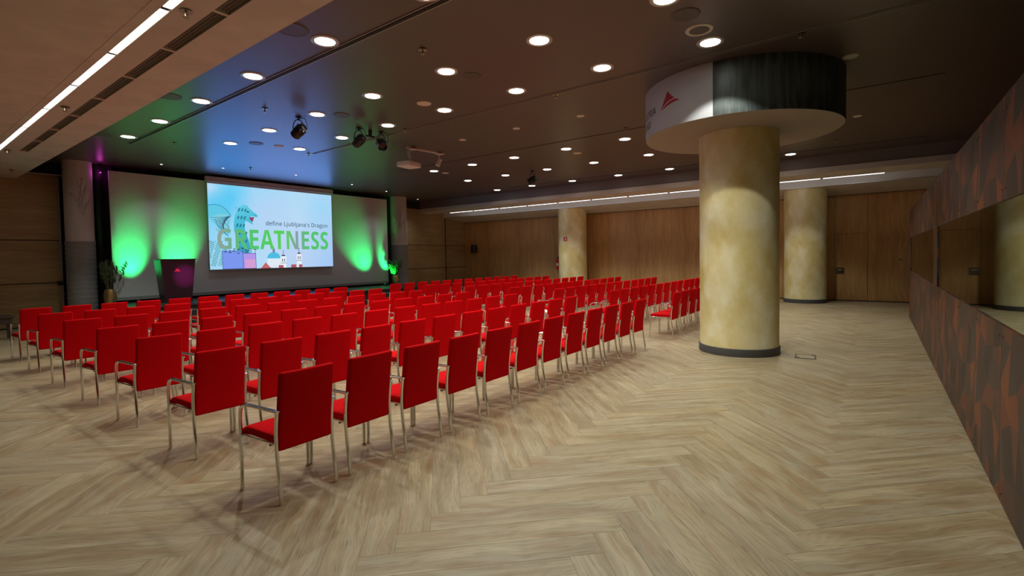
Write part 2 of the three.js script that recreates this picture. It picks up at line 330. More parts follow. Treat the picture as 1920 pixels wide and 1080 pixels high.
// ---------------------------------------------------------------- columns
const COLR = 0.37 * S;
function column(x, z, top, label) {
  const t = thing('round_column', label, 'column', [x, 0, z]);
  const g = new THREE.CylinderGeometry(COLR, COLR, top, 72, 1, true); g.translate(0, top / 2, 0);
  const uv = g.attributes.uv; for (let i = 0; i < uv.count; i++) uv.setXY(i, uv.getX(i) * 1, uv.getY(i) * top / 1.9);
  part(t, 'shaft', g, M.plaster);
  part(t, 'plinth', new THREE.LatheGeometry([[COLR - 0.01, 0], [COLR + 0.018, 0], [COLR + 0.018, 0.115], [COLR + 0.01, 0.123], [COLR - 0.01, 0.123]].map(p => new THREE.Vector2(...p)), 72), M.plinth);
  return t;
}
const CX = 5.4 * S, CZ = -1.135 * S, DB = 2.193 * S, DR = 0.905 * S;
column(CX, CZ, DB, 'thick ochre plaster column under the drum-shaped ceiling band');
column(11.38 * S, -1.15 * S, 2.24 * S, 'ochre plaster column beside the maple door');
column(11.38 * S, -6.47 * S, 2.24 * S, 'ochre plaster column with the fire extinguisher sign');
{
  const t = thing('ceiling_drum', 'wide drum band round the column head with banner and dark metal skin', 'drum', [CX, DB, CZ]);
  const H = YC - DB;
  const ring = new THREE.RingGeometry(COLR - 0.02, DR - 0.004, 96).rotateX(Math.PI / 2);
  part(t, 'soffit_disc', mergeGeometries([new THREE.CylinderGeometry(DR - 0.006, DR - 0.006, 0.02, 96)].map(g => at(g, 0, 0.011, 0))), M.drumUnder);
  // angle convention of CylinderGeometry: x = sin a, z = cos a
  const toCam = Math.atan2(0 - CX, 0 - CZ);
  const arc = (a0, a1, r) => { const g = new THREE.CylinderGeometry(r, r, H, 96, 1, true, a0, a1 - a0); g.translate(0, H / 2, 0); return g; };
  const seam = toCam - 0.223;                          // banner begins here and wraps away toward the chairs
  t.userData.seam = seam;
  part(t, 'metal_skin', arc(seam, seam + 4.1, DR), M.zinc);
  const arcLen = (2 * Math.PI - 4.1) * DR;
  const banner = canvasTex(2048, 512, (c, w, h) => {
    c.fillStyle = '#bebdc4'; c.fillRect(0, 0, w, h);
    const px = w / arcLen, pyy = h / H;              // pixels per metre
    const X = m => w * 0 + m * px, Y = m => h - m * pyy; // u runs from the seam... flipped below
    c.save();
    // logo, metres from seam
    const lx = BX => w - BX * px;
    c.fillStyle = '#a8222c';
    c.beginPath(); c.moveTo(lx(0.74), Y(0.55)); c.quadraticCurveTo(lx(0.62), Y(0.40), lx(0.5), Y(0.36)); c.quadraticCurveTo(lx(0.72), Y(0.36), lx(0.93), Y(0.27)); c.closePath(); c.fill();
    c.strokeStyle = '#e6dfe2'; c.lineWidth = 0.012 * px; c.beginPath(); c.moveTo(lx(0.91), Y(0.28)); c.quadraticCurveTo(lx(0.75), Y(0.42), lx(0.57), Y(0.40)); c.stroke();
    c.fillStyle = '#2a2428'; c.textAlign = 'right'; c.textBaseline = 'alphabetic';
    c.font = `bold ${Math.round(0.15 * pyy)}px sans-serif`;
    c.fillText('AUSTRIA', lx(1.05), Y(0.30)); c.fillText('TREND', lx(1.25), Y(0.13));
    c.restore();
  });
  banner.wrapS = banner.wrapT = THREE.ClampToEdgeWrapping;
  const bm = std({ map: banner, roughness: 0.4 });
  const bg = arc(seam - 2 * Math.PI + 4.1, seam, DR);
  const b = part(t, 'banner', bg, bm); b.userData.label = 'white printed banner with red triangle and dark lettering';
}
// white columns flanking the stage: plain above, ribbed cladding below, twig relief at the top
function stageColumn(x, z, r, label) {
  const t = thing('stage_column', label, 'column', [x, 0, z]);
  const split = 1.34 * S;
  part(t, 'shaft', at(new THREE.CylinderGeometry(r, r, YC, 48, 1, true), 0, YC / 2, 0), M.paleGrey);
  const n = 17, hgt = split / n;
  for (let i = 0; i < n; i++) part(t, 'rib', at(new THREE.LatheGeometry([[r, 0], [r + 0.008, 0.002], [r + 0.008, hgt * 0.72], [r + 0.02, hgt * 0.8], [r + 0.02, hgt * 0.92], [r + 0.008, hgt - 0.004], [r, hgt - 0.002]].map(p => new THREE.Vector2(...p)), 40), 0, i * hgt, 0), M.ribGrey);
  const toCam = Math.atan2(-x, -z);
  const onSkin = (a, y) => [Math.sin(toCam + a) * (r + 0.012), y, Math.cos(toCam + a) * (r + 0.012)];
  const sprig = [];
  for (const [a0, a1, y0, y1] of [[0.05, -0.55, 1.86, 2.16], [0.1, 0.05, 1.82, 2.3], [0.2, 0.5, 1.8, 2.24], [0.3, 0.75, 1.78, 2.02], [0.15, 0.3, 1.9, 2.36]]) {
    const pts = []; for (let k = 0; k <= 6; k++) { const q = k / 6; pts.push(onSkin(a0 + (a1 - a0) * q * q, (y0 + (y1 - y0) * q) * S)); }
    sprig.push(tube(pts, 0.008, 14, 5));
    for (let k = 3; k <= 6; k++) { const s = new THREE.SphereGeometry(0.022, 6, 5); s.scale(1, 1.6, 1); s.translate(...pts[k]); sprig.push(s); }
  }
  part(t, 'twig_relief', merge(...sprig), M.silver);
  part(t, 'collar', at(CYL(r + 0.018, r + 0.018, 0.05, 40), 0, split + 0.02, 0), M.ribGrey);
  return t;
}
stageColumn(2.2 * S, -10.42 * S, 0.165 * S * 1.12, 'pale stage column beside the lectern end, ribbed cladding below');
stageColumn(8.83 * S, -10.42 * S, 0.235 * S, 'pale stage column beside the maple wall, ribbed cladding below');
{
  const t = thing('conduit_pipe', 'thin grey pipe running up the maple wall beside the stage', 'pipe', [2.03 * S, 0, ZS + 0.08]);
  part(t, 'pipe', at(CYL(0.022, 0.022, 2.44 * S, 12), 0, 1.22 * S, 0), M.grey);
  for (const y of [0.5, 1.3, 2.1]) part(t, 'clip', at(B(0.08, 0.03, 0.05), 0, y * S, -0.02), M.grey);
  const v = part(t, 'valve', at(B(0.12, 0.06, 0.08), -0.04, 0.68 * S, 0), M.blackMetal);
  part(v, 'lever', at(B(0.14, 0.02, 0.02), -0.06, 0.7 * S + 0.03, 0.05), M.blackMetal);
}

// ---------------------------------------------------------------- patterned partition with mirror strip
{
  const w = struct('wall_patterned', 'low partition wall clad in angular brown veneer with a dark mirror strip');
  const xa = -1.5 * S, xb = 9.4 * S, H = 1.595 * S, y0 = 0.70 * S, y1 = 1.19 * S, t = 0.16;
  part(w, 'core', span(xa, xb, 0, H - 0.01, PW + 0.02, PW + t), M.dark);
  const veneer = canvasTex(1536, 1536, (c, W_, H_) => {
    const cols = ['#533529', '#3b2b25', '#783f26', '#65392a', '#43302b', '#7e4629', '#583a2f', '#362925', '#6b3826', '#4e3730', '#433836', '#4b3a35'];
    c.fillStyle = '#5a3527'; c.fillRect(0, 0, W_, H_);
    const nx = 8, ny = 6, gx = W_ / nx, gy = H_ / ny, P = [];
    for (let j = 0; j <= ny; j++) { P.push([]); for (let i = 0; i <= nx; i++) P[j].push([(i + (j % 2) * 0.5) * gx + rr(-0.2, 0.2) * gx, j * gy + rr(-0.28, 0.28) * gy]); }
    for (let j = 0; j <= ny; j++) { P[j][nx] = [P[j][0][0] + W_, P[j][0][1]]; }
    for (let i = 0; i <= nx; i++) P[ny][i] = [P[0][i][0] + (ny % 2) * 0, P[0][i][1] + H_];
    const poly = (pts, col) => { for (const dx of [-W_, 0, W_]) for (const dy of [-H_, 0, H_]) { c.fillStyle = col; c.beginPath(); pts.forEach((p, k) => k ? c.lineTo(p[0] + dx, p[1] + dy) : c.moveTo(p[0] + dx, p[1] + dy)); c.closePath(); c.fill(); } };
    const pickc = () => cols[Math.floor(rnd() * cols.length)];
    for (let j = 0; j < ny; j++) for (let i = 0; i < nx; i++) {
      const a = P[j][i], b = P[j][i + 1], d = P[j + 1][i], e = P[j + 1][i + 1];
      if (rnd() < 0.5) { poly([a, b, e], pickc()); poly([a, e, d], pickc()); } else { poly([a, b, d], pickc()); poly([b, e, d], pickc()); }
    }
    for (let k = 0; k < 1500; k++) { c.fillStyle = `rgba(${rnd() < 0.5 ? '20,10,6' : '170,110,70'},${rr(0.02, 0.05)})`; c.fillRect(rnd() * W_, rnd() * H_, rr(1, 2.5), rr(40, 260)); }
  });
  const vm = k => std({ map: (() => { const t = rep(veneer, 1 / 1.9, 1 / 1.6); t.offset.set(k * 0.37, k * 0.21); return t; })(), roughness: 0.5 });
  const vms = [vm(0), vm(1), vm(2)];
  const joints = []; for (let x = 2.68 - 7 * 0.62; x < 9.4; x += 0.62) joints.push(x * S);
  const bounds = [xa, ...joints.filter(x => x > xa + 0.1 && x < xb - 0.1), xb];
  for (let i = 0; i < bounds.length - 1; i++) {
    const a = bounds[i] + 0.0025, b = bounds[i + 1] - 0.0025, m = vms[i % 3];
    part(w, 'panel', span(a, b, 0.012, y0, PW, PW + 0.02), m);
    part(w, 'panel', span(a, b, y1, H, PW, PW + 0.02), m);
    for (const [yy] of [[0.04 * S], [y0 - 0.07], [y1 + 0.07], [H - 0.09]]) for (const xx of [a + 0.05, b - 0.05])
      part(w, 'screw', CYL(0.006, 0.007, 0.005, 10).rotateX(Math.PI / 2), M.brass, [xx, yy, PW - 0.003]);
  }
  part(w, 'mullion', span(5.27 * S, 5.58 * S, y0, y1, PW, PW + 0.02), vms[1]);
  part(w, 'mullion', span(9.2 * S, xb, y0, y1, PW, PW + 0.02), vms[0]);
  part(w, 'mirror_pane', span(5.58 * S, 9.2 * S, y0 + 0.002, y1 - 0.002, PW + 0.012, PW + 0.02), M.mirror);
  part(w, 'mirror_pane', span(xa, 5.27 * S, y0 + 0.002, y1 - 0.002, PW + 0.012, PW + 0.02), M.mirror);
  part(w, 'end_board', span(xb, xb + 0.02, 0.012, H, PW, PW + t), vms[2]);
  part(w, 'top_board', span(xa, xb + 0.02, H - 0.01, H, PW + 0.02, PW + t), vms[0]);
}

// ---------------------------------------------------------------- stage, backdrop, screen
const STG = 0.335 * S, BZ = -10.2 * S;
{
  const t = thing('stage_platform', 'low black stage platform under the grey backdrop', 'stage', [0, 0, 0]);
  part(t, 'deck', span(2.41 * S, 8.55 * S, STG - 0.04, STG, ZS + 0.02, -8.75 * S), M.black);
  part(t, 'fascia', span(2.43 * S, 8.53 * S, 0.004, STG - 0.04, ZS + 0.04, -8.77 * S), M.dark);
  const b = thing('backdrop_wall', 'wide pale grey fabric backdrop washed with green light', 'backdrop', [0, 0, 0]);
  const bx0 = 2.55 * S, bx1 = 8.28 * S;
  part(b, 'fabric', span(bx0, bx1, 0.43 * S, 2.54 * S, BZ - 0.06, BZ), M.felt);
  part(b, 'hem_bar', span(bx0, bx1, 0.375 * S, 0.43 * S, BZ - 0.07, BZ + 0.012), M.grey);
  for (const x of [bx0 + 0.3, (bx0 + bx1) / 2, bx1 - 0.3]) part(b, 'foot', span(x - 0.04, x + 0.04, STG + 0.001, 0.376 * S, BZ - 0.1, BZ - 0.01), M.black);
  const c = thing('stage_drape', 'black drape hanging behind the grey backdrop', 'drape', [0, 0, 0]);
  {
    const x0 = 2.42 * S, x1 = 8.55 * S, n = 240, P = [], I = [];
    for (let i = 0; i <= n; i++) for (const y of [STG + 0.01, YC - 0.02]) P.push(x0 + (x1 - x0) * i / n, y, BZ - 0.35 + 0.05 * Math.sin(i * 0.9));
    for (let i = 0; i < n; i++) I.push(2 * i, 2 * i + 2, 2 * i + 1, 2 * i + 1, 2 * i + 2, 2 * i + 3);
    const g = new THREE.BufferGeometry(); g.setAttribute('position', new THREE.Float32BufferAttribute(P, 3)); g.setIndex(I); g.computeVertexNormals();
    part(c, 'cloth', g, std({ color: lin(0.008, 0.008, 0.009), roughness: 0.95, side: THREE.DoubleSide }));
    part(c, 'rail', span(x0, x1, YC - 0.05, YC - 0.001, BZ - 0.37, BZ - 0.33), M.blackMetal);
  }
  // roll-down projection screen
  const s = thing('projection_screen', 'lit projection screen showing a green headline and dragon statue', 'screen', [0, 0, BZ + 0.12]);
  const sx0 = 4.005 * S, sx1 = 6.62 * S, sy0 = 0.855 * S, sy1 = 2.49 * S;
  const pic = canvasTex(1536, 1024, drawSlide);
  pic.wrapS = pic.wrapT = THREE.ClampToEdgeWrapping;
  const glow = std({ color: 0x000000, emissive: 0xffffff, emissiveMap: pic, emissiveIntensity: 0.95, roughness: 1 });
  const fr = new THREE.PlaneGeometry(sx1 - sx0, sy1 - sy0); fr.translate((sx0 + sx1) / 2, (sy0 + sy1) / 2, 0.006);
  part(s, 'screen_picture', fr, glow);
  part(s, 'cloth', span(sx0 - 0.01, sx1 + 0.01, sy0 - 0.012, 2.56 * S, -0.004, 0.004), M.whitePlastic);
  part(s, 'weight_bar', at(RB(sx1 - sx0 + 0.06, 0.03, 0.025, 0.008), (sx0 + sx1) / 2, sy0 - 0.025, 0), M.grey);
  part(s, 'case', at(RB(sx1 - sx0 + 0.1, 0.15, 0.13, 0.02), (sx0 + sx1) / 2, 2.575 * S, 0), M.whitePlastic);
  part(s, 'case_lip', at(B(sx1 - sx0 + 0.08, 0.02, 0.02), (sx0 + sx1) / 2, 2.535 * S, 0.07), M.silver);
  for (const x of [sx0 + 0.3, sx1 - 0.3]) part(s, 'hanger', span(x - 0.015, x + 0.015, 2.6 * S, YC, -0.02, 0.02), M.blackMetal);
  const l = new THREE.RectAreaLight(new THREE.Color(0.03, 0.2, 1.0), 1.7, sx1 - sx0, sy1 - sy0); l.position.set((sx0 + sx1) / 2, (sy0 + sy1) / 2, BZ + 0.15); l.rotation.y = Math.PI; scene.add(l);
}
function drawSlide(c, w, h) {
  const g = c.createLinearGradient(0, 0, w, h * 0.9); g.addColorStop(0, '#6fd2fb'); g.addColorStop(0.25, '#9fdcfb'); g.addColorStop(0.6, '#bfe0fb'); g.addColorStop(1, '#a9cdf8');
  c.fillStyle = g; c.fillRect(0, 0, w, h);
  const soft = (x, y, r, col) => { const q = c.createRadialGradient(x, y, 0, x, y, r); q.addColorStop(0, col); q.addColorStop(1, col.replace(/[\d.]+\)$/, '0)')); c.fillStyle = q; c.fillRect(x - r, y - r, 2 * r, 2 * r); };
  soft(40, 60, 190, 'rgba(206,226,250,0.9)'); soft(250, 150, 260, 'rgba(88,205,250,0.8)'); soft(120, 280, 240, 'rgba(80,200,248,0.7)'); soft(640, 330, 420, 'rgba(190,214,250,0.7)'); soft(1380, 170, 380, 'rgba(158,220,252,0.8)'); soft(1000, 800, 420, 'rgba(196,214,250,0.7)');
  // a winged beast on a plinth, plain and generic
  c.fillStyle = '#62cdea'; c.beginPath(); c.moveTo(0, 262); c.bezierCurveTo(90, 226, 190, 262, 236, 372); c.lineTo(222, 470); c.lineTo(205, 640); c.lineTo(120, 560); c.lineTo(60, 470); c.lineTo(0, 400); c.closePath(); c.fill();
  c.strokeStyle = '#2f7d9c'; c.lineWidth = 6; c.beginPath(); c.moveTo(0, 262); c.bezierCurveTo(90, 226, 190, 262, 236, 372); c.stroke();
  c.fillStyle = '#7fd3e6'; c.beginPath(); c.moveTo(20, 400); c.quadraticCurveTo(130, 330, 238, 372); c.lineTo(210, 620); c.closePath(); c.fill();
  c.strokeStyle = '#35607c'; c.lineWidth = 5; for (let i = 0; i < 9; i++) { c.beginPath(); c.moveTo(236, 374); c.quadraticCurveTo(170 - i * 9, 400 + i * 12, 30 + i * 20, 405 + i * 26); c.stroke(); }
  c.strokeStyle = '#4a3f5c'; c.lineWidth = 3; for (let i = 0; i < 30; i++) { const x = 70 + (i * 41) % 140, y = 420 + (i * 67) % 150; c.beginPath(); c.moveTo(x, y); c.lineTo(x + 9, y + 34); c.stroke(); }
  const body = c.createLinearGradient(260, 250, 460, 800); body.addColorStop(0, '#66d2e8'); body.addColorStop(0.5, '#45bcd8'); body.addColorStop(1, '#3ea4c0');
  c.fillStyle = body; c.beginPath(); c.moveTo(250, 860); c.bezierCurveTo(330, 760, 290, 650, 270, 560); c.bezierCurveTo(255, 450, 280, 330, 330, 270); c.lineTo(338, 240); c.lineTo(362, 250); c.lineTo(372, 214); c.lineTo(396, 238); c.lineTo(420, 222); c.lineTo(436, 256); c.bezierCurveTo(470, 286, 500, 322, 536, 340); c.quadraticCurveTo(548, 356, 532, 374); c.lineTo(470, 362); c.lineTo(436, 384); c.lineTo(470, 430); c.lineTo(486, 470); c.lineTo(452, 452); c.lineTo(404, 424); c.bezierCurveTo(372, 470, 392, 560, 420, 640); c.bezierCurveTo(450, 720, 440, 800, 420, 860); c.closePath(); c.fill();
  c.fillStyle = '#8a4a66'; c.beginPath(); c.moveTo(440, 378); c.lineTo(500, 374); c.lineTo(478, 440); c.lineTo(446, 400); c.closePath(); c.fill();
  c.strokeStyle = '#1f6076'; c.lineWidth = 4;
  for (let i = 0; i < 120; i++) { const y = 270 + (i * 97) % 580, x = 290 + (i * 61) % 110 + (y > 600 ? 10 : 0); c.beginPath(); c.moveTo(x, y); c.quadraticCurveTo(x + 8, y + 10, x + 18, y - 2); c.stroke(); }
  c.fillStyle = '#12303e'; c.beginPath(); c.ellipse(428, 312, 16, 7, 0.3, 0, 7); c.fill(); c.fillRect(508, 346, 10, 6);
  for (let i = 0; i < 240; i++) { c.fillStyle = ['#2f8aa0', '#4bb79a', '#1d5b70', '#86d6e0'][i % 4]; c.fillRect((i * 53) % 150, 680 + (i * 89) % 300, 10, 7); }
  c.fillStyle = '#7e9bf4'; c.fillRect(130, 800, 230, 224); c.fillStyle = '#b79aec'; c.fillRect(355, 830, 150, 194); c.fillStyle = '#d8a2d8'; c.fillRect(380, 910, 120, 114);
  c.strokeStyle = '#3e56a8'; c.lineWidth = 5; c.strokeRect(132, 806, 226, 216); c.strokeRect(358, 832, 146, 190);
  for (let i = 0; i < 40; i++) { c.fillStyle = ['#3c4f8a', '#4aa0c8', '#2a3a66'][i % 3]; c.fillRect(120 + (i * 47) % 380, 760 + (i * 29) % 70, 16, 10); }
  // town roofs
  c.fillStyle = '#4fc0e6'; c.beginPath(); c.arc(722, 900, 82, Math.PI, 0); c.fill(); c.fillStyle = '#e4f0fb'; c.fillRect(640, 900, 170, 110); c.fillStyle = '#7d7fa8'; c.fillRect(708, 770, 28, 52); c.fillRect(718, 740, 8, 40);
  for (const [x, t] of [[842, 810], [1050, 780]]) { c.fillStyle = '#eef4fb'; c.fillRect(x - 34, t + 60, 68, 160); c.fillStyle = '#56506e'; c.beginPath(); c.moveTo(x - 30, t + 62); c.quadraticCurveTo(x, t + 20, x + 30, t + 62); c.fill(); c.fillRect(x - 3, t - 20, 6, 60); c.fillRect(x - 18, t + 95, 10, 40); c.fillRect(x + 8, t + 95, 10, 40); c.fillRect(x - 38, t + 150, 76, 6); }
  c.fillStyle = '#c86a72'; c.beginPath(); c.moveTo(560, 1024); c.lineTo(620, 950); c.lineTo(680, 1024); c.fill(); c.fillStyle = '#b45a68'; c.fillRect(780, 990, 60, 34); c.fillRect(940, 985, 150, 39); c.fillStyle = '#dfeaf8'; c.fillRect(700, 985, 80, 39); c.fillRect(1010, 985, 36, 39);
  // writing
  c.textBaseline = 'alphabetic'; c.textAlign = 'left'; c.fillStyle = '#2b4760';
  const fit = (s, x0, x1, y, f) => { c.font = f; const m = c.measureText(s).width; c.save(); c.translate(x0, y); c.scale((x1 - x0) / m, 1); c.fillText(s, 0, 0); c.restore(); };
  fit("define Ljubljana's Dragon", 632, 1470, 470, '76px sans-serif');
  const q = c.createLinearGradient(60, 0, 1490, 0); [[0, '#8fa79c'], [0.12, '#6fb48c'], [0.25, '#58c473'], [0.4, '#56cc6e'], [0.6, '#57d458'], [0.75, '#62cf66'], [0.86, '#88a4a8'], [1, '#56c96e']].forEach(([a, b]) => q.addColorStop(a, b));
  c.fillStyle = q; fit('GREATNESS', 70, 1480, 780, 'bold 345px sans-serif');
}
// lectern
{
  const t = thing('lectern', 'tapered glossy dark lectern with small red triangle on the stage', 'lectern', [3.2 * S, STG, -9.45 * S]);
  const H = 1.06 * S - STG - 0.03, wt = 0.41, wb = 0.31, dt = 0.24, db = 0.2;
  const prism = (a, b, c, d, h) => { const g = B(1, h, 1), p = g.attributes.position; for (let i = 0; i < p.count; i++) { const up = p.getY(i) > 0; p.setX(i, Math.sign(p.getX(i)) * (up ? a : b)); p.setZ(i, Math.sign(p.getZ(i)) * (up ? c : d)); } g.translate(0, h / 2, 0); g.computeVertexNormals(); return g; };
  part(t, 'body', prism(wt, wb, dt, db, H), M.lecternGloss);
  part(t, 'reading_top', at(RB(wt * 2 + 0.03, 0.03, dt * 2 + 0.03, 0.008), 0, H + 0.015, 0), M.black);
  part(t, 'foot', at(RB(wb * 2 + 0.04, 0.02, db * 2 + 0.04, 0.006), 0, 0.01, 0), M.black);
  const sh = new THREE.Shape(); sh.moveTo(-0.08, -0.035); sh.quadraticCurveTo(0, -0.01, 0.08, -0.035); sh.lineTo(0.0, 0.06); sh.closePath();
  const e = part(t, 'emblem', new THREE.ExtrudeGeometry(sh, { depth: 0.004, bevelEnabled: false }), M.logoRed, [-0.03, H - 0.28, dt - 0.008], [-0.04, 0, 0]); e.userData.label = 'small red triangle emblem';
}
// vases with plumes
function vase(x, z, label, kind) {
  const t = thing('floor_vase', label, 'vase', [x, STG, z]);
  part(t, 'pot', new THREE.LatheGeometry([[0, 0], [0.1, 0], [0.105, 0.01], [0.14, 0.16], [0.135, 0.3], [0.11, 0.38], [0.115, 0.4], [0.1, 0.4], [0.1, 0.36], [0.0, 0.34]].map(p => new THREE.Vector2(...p)), 32), M.gold);
  const plumeGeo = new THREE.SphereGeometry(1, 8, 10);
  if (kind === 'plume') for (let i = 0; i < 15; i++) {
    const a = rr(0, Math.PI * 2), lean = rr(0.1, 0.55), h = rr(0.4, 0.78), dx = Math.cos(a) * lean * h, dz = Math.sin(a) * lean * h * 0.6;
    const b = [dx * 0.3, 0.37, dz * 0.3], tip = [dx, 0.4 + h, dz];
    const p = part(t, 'plume', tube([b, [(b[0] + tip[0]) / 2, 0.37 + h * 0.5, (b[2] + tip[2]) / 2], tip], 0.006, 6, 5), M.stem);
    const fl = []; for (let k = 0; k < 26; k++) { const q = 0.35 + 0.65 * k / 26, s = plumeGeo.clone(); s.scale(0.011, 0.045, 0.011); s.rotateZ(rr(-0.6, 0.6)); s.rotateX(rr(-0.6, 0.6)); const wd = 0.05 * Math.sin(Math.PI * Math.min(1, (q - 0.3) / 0.75)) + 0.006; s.translate(b[0] + (tip[0] - b[0]) * q + rr(-wd, wd), b[1] + (tip[1] - b[1]) * q, b[2] + (tip[2] - b[2]) * q + rr(-wd, wd)); fl.push(s); }
    part(p, 'feather', merge(...fl), M.plume);
  } else for (let i = 0; i < 22; i++) {
    const a = rr(0, Math.PI * 2), lean = rr(0.15, 0.75), h = rr(0.3, 0.72), dx = Math.cos(a) * lean * 0.5, dz = Math.sin(a) * lean * 0.35;
    const b = [dx * 0.2, 0.37, dz * 0.2], tip = [dx, 0.4 + h, dz];
    const p = part(t, 'stem', tube([b, [(b[0] + tip[0]) / 2, 0.37 + h * 0.55, (b[2] + tip[2]) / 2], tip], 0.005, 6, 5), M.stem);
    const lf = []; for (let k = 0; k < 9; k++) { const q = 0.3 + 0.7 * k / 8, s = new THREE.SphereGeometry(1, 6, 5); s.scale(0.03, 0.055, 0.008); s.rotateY(rr(0, 3.1)); s.rotateZ(rr(-0.9, 0.9)); s.translate(b[0] + (tip[0] - b[0]) * q + rr(-0.03, 0.03), b[1] + (tip[1] - b[1]) * q, b[2] + (tip[2] - b[2]) * q + rr(-0.03, 0.03)); lf.push(s); }
    part(p, 'leaf_spray', merge(...lf), M.leafGreen);
  }
}
vase(2.45 * S, -9.98 * S, 'gold vase of tall feathery plumes at the lectern end of the stage', 'plume');
vase(8.33 * S, -9.98 * S, 'gold vase of leafy sprigs at the maple wall end of the stage', 'leaf');
// LED wash lights on the stage floor
function washLight(x, z, aim, col, lens, inten, ang, label) {
  const t = thing('wash_light', label, 'stage light', [x, STG, z]);
  const y = 0.06, dir = V(aim[0] - x, aim[1] - (STG + y), aim[2] - z).normalize(), q = new THREE.Quaternion().setFromUnitVectors(V(0, 1, 0), dir);
  const can = part(t, 'can', CYL(0.045, 0.04, 0.07, 24), M.blackMetal, [0, y, 0]); can.quaternion.copy(q);
  part(can, 'lens', at(CYL(0.039, 0.039, 0.006, 24), 0, 0.035, 0), lens);
  part(t, 'yoke', new THREE.TorusGeometry(0.05, 0.005, 6, 20, Math.PI).rotateX(Math.PI), M.blackMetal, [0, y, 0]);
  part(t, 'base_plate', at(B(0.12, 0.01, 0.1), 0, 0.005, 0), M.blackMetal);
  const l = new THREE.SpotLight(col, inten, 0, ang, 1, 2); l.position.set(x, STG + y, z).addScaledVector(dir, 0.05); l.target.position.set(...aim); l.shadow.radius = 3; l.castShadow = true; scene.add(l, l.target);
}
washLight(2.76 * S, -9.76 * S, [2.8 * S, 1.12 * S, BZ], GREEN, M.lensGreen, 38, 0.345, 'green wash light beside the feathery plumes');
washLight(3.4 * S, -9.72 * S, [3.52 * S, 1.2 * S, BZ], GREEN, M.lensGreen, 40, 0.39, 'green wash light behind the lectern');
washLight(7.8 * S, -9.72 * S, [7.42 * S, 1.2 * S, BZ], GREEN, M.lensGreen, 27, 0.45, 'green wash light between the screen and the leafy vase');
washLight(8.16 * S, -9.76 * S, [8.22 * S, 1.08 * S, BZ], GREEN, M.lensGreen, 30, 0.4, 'green wash light beside the leafy vase');
{ // magenta effect lamp at the ceiling beside the stage column
  const x = 2.475 * S, z = -10.33 * S, t = thing('effect_lamp', 'small magenta effect lamp on the ceiling beside the stage column', 'stage light', [x, YC, z]);
  part(t, 'rose', CYL(0.05, 0.05, 0.02, 20), M.blackMetal, [0, -0.01, 0]);
  part(t, 'stem', CYL(0.01, 0.01, 0.21, 8), M.blackMetal, [0, -0.12, 0]);
  part(t, 'bulb', new THREE.SphereGeometry(0.016, 16, 12), M.lensMagenta, [0, -0.24, 0]);
  const l = new THREE.PointLight(MAGENTA, 0.08); l.position.set(x, YC - 0.24, z); l.castShadow = true; scene.add(l);
}

// ---------------------------------------------------------------- ceiling fittings
const ringGeo = new THREE.LatheGeometry([[0.118, 0.0], [0.122, -0.006], [0.15, -0.012], [0.165, -0.006], [0.166, 0.0]].map(p => new THREE.Vector2(...p)), 40);
const lensGeo = CYL(0.119, 0.119, 0.006, 36);
function downlight(x, z, label, group) {
  const t = thing('ceiling_downlight', label, 'downlight', [x, YC, z], 0, group);
  part(t, 'trim_ring', ringGeo, M.trimRing); part(t, 'lens', lensGeo, M.lens, [0, -0.004, 0]);
  const l = new THREE.SpotLight(DOWN_COL, DOWN_I, 0, 0.96, 0.14, 2); l.position.set(x, YC - 0.02, z); l.target.position.set(x, 0, z); l.shadow.radius = 1.2; l.castShadow = true; scene.add(l, l.target);
}
const ROWS = [
  ['beside the cream soffit', 2.19, [-1.18, -2.28, -3.37, -4.5, -5.6, -6.75, -7.88]],
  ['second from the cream soffit', 3.2, [-1.11, -2.09, -3.08, -4.12, -5.12, -6.2, -7.28]],
  ['third from the cream soffit', 4.01, [-1.06, -1.96, -2.9, -3.9, -4.88, -5.84, -6.9]],
  ['third from the far soffit', 6.64, [-0.98, -1.95, -2.9, -3.87, -4.87, -5.8, -6.77]],
  ['second from the far soffit', 7.94, [-1.05, -2.05, -3.05, -4.06, -5.05, -6.05, -7.07]],
  ['beside the far soffit', 9.52, [-1.18, -2.2, -3.24, -4.31, -5.4, -6.48, -7.52]],
];
for (const [where, x, zs] of ROWS) zs.forEach((z, i) => downlight((z === -1.06 ? 4.075 : x) * S, z * S, `round recessed downlight, ${ORD[zs.length - i]} from the screen, line ${where}`, 'recessed downlights'));
// small stage spots
[[3.13, -9.66], [3.94, -9.28], [5.15, -9.02], [6.6, -9.29], [7.82, -9.63], [9.45, -10.3]].forEach(([x, z], i) => {
  const t = thing('mini_spot_light', `tiny white spot light over the stage, ${ORD[i + 1]} from the lectern end`, 'spot light', [x * S, YC, z * S], 0, 'tiny spots over the stage');
  part(t, 'trim_ring', new THREE.LatheGeometry([[0.026, 0], [0.03, -0.01], [0.05, -0.01], [0.052, 0]].map(p => new THREE.Vector2(...p)), 20), M.trimRing);
  part(t, 'lens', CYL(0.028, 0.028, 0.006, 16), M.led, [0, -0.008, 0]);
  const l = new THREE.SpotLight(0xffffff, 2.2, 0, 0.85, 0.6, 2); l.position.set(x * S, YC - 0.02, z * S); l.target.position.set(x * S, 0, z * S); scene.add(l, l.target);
});
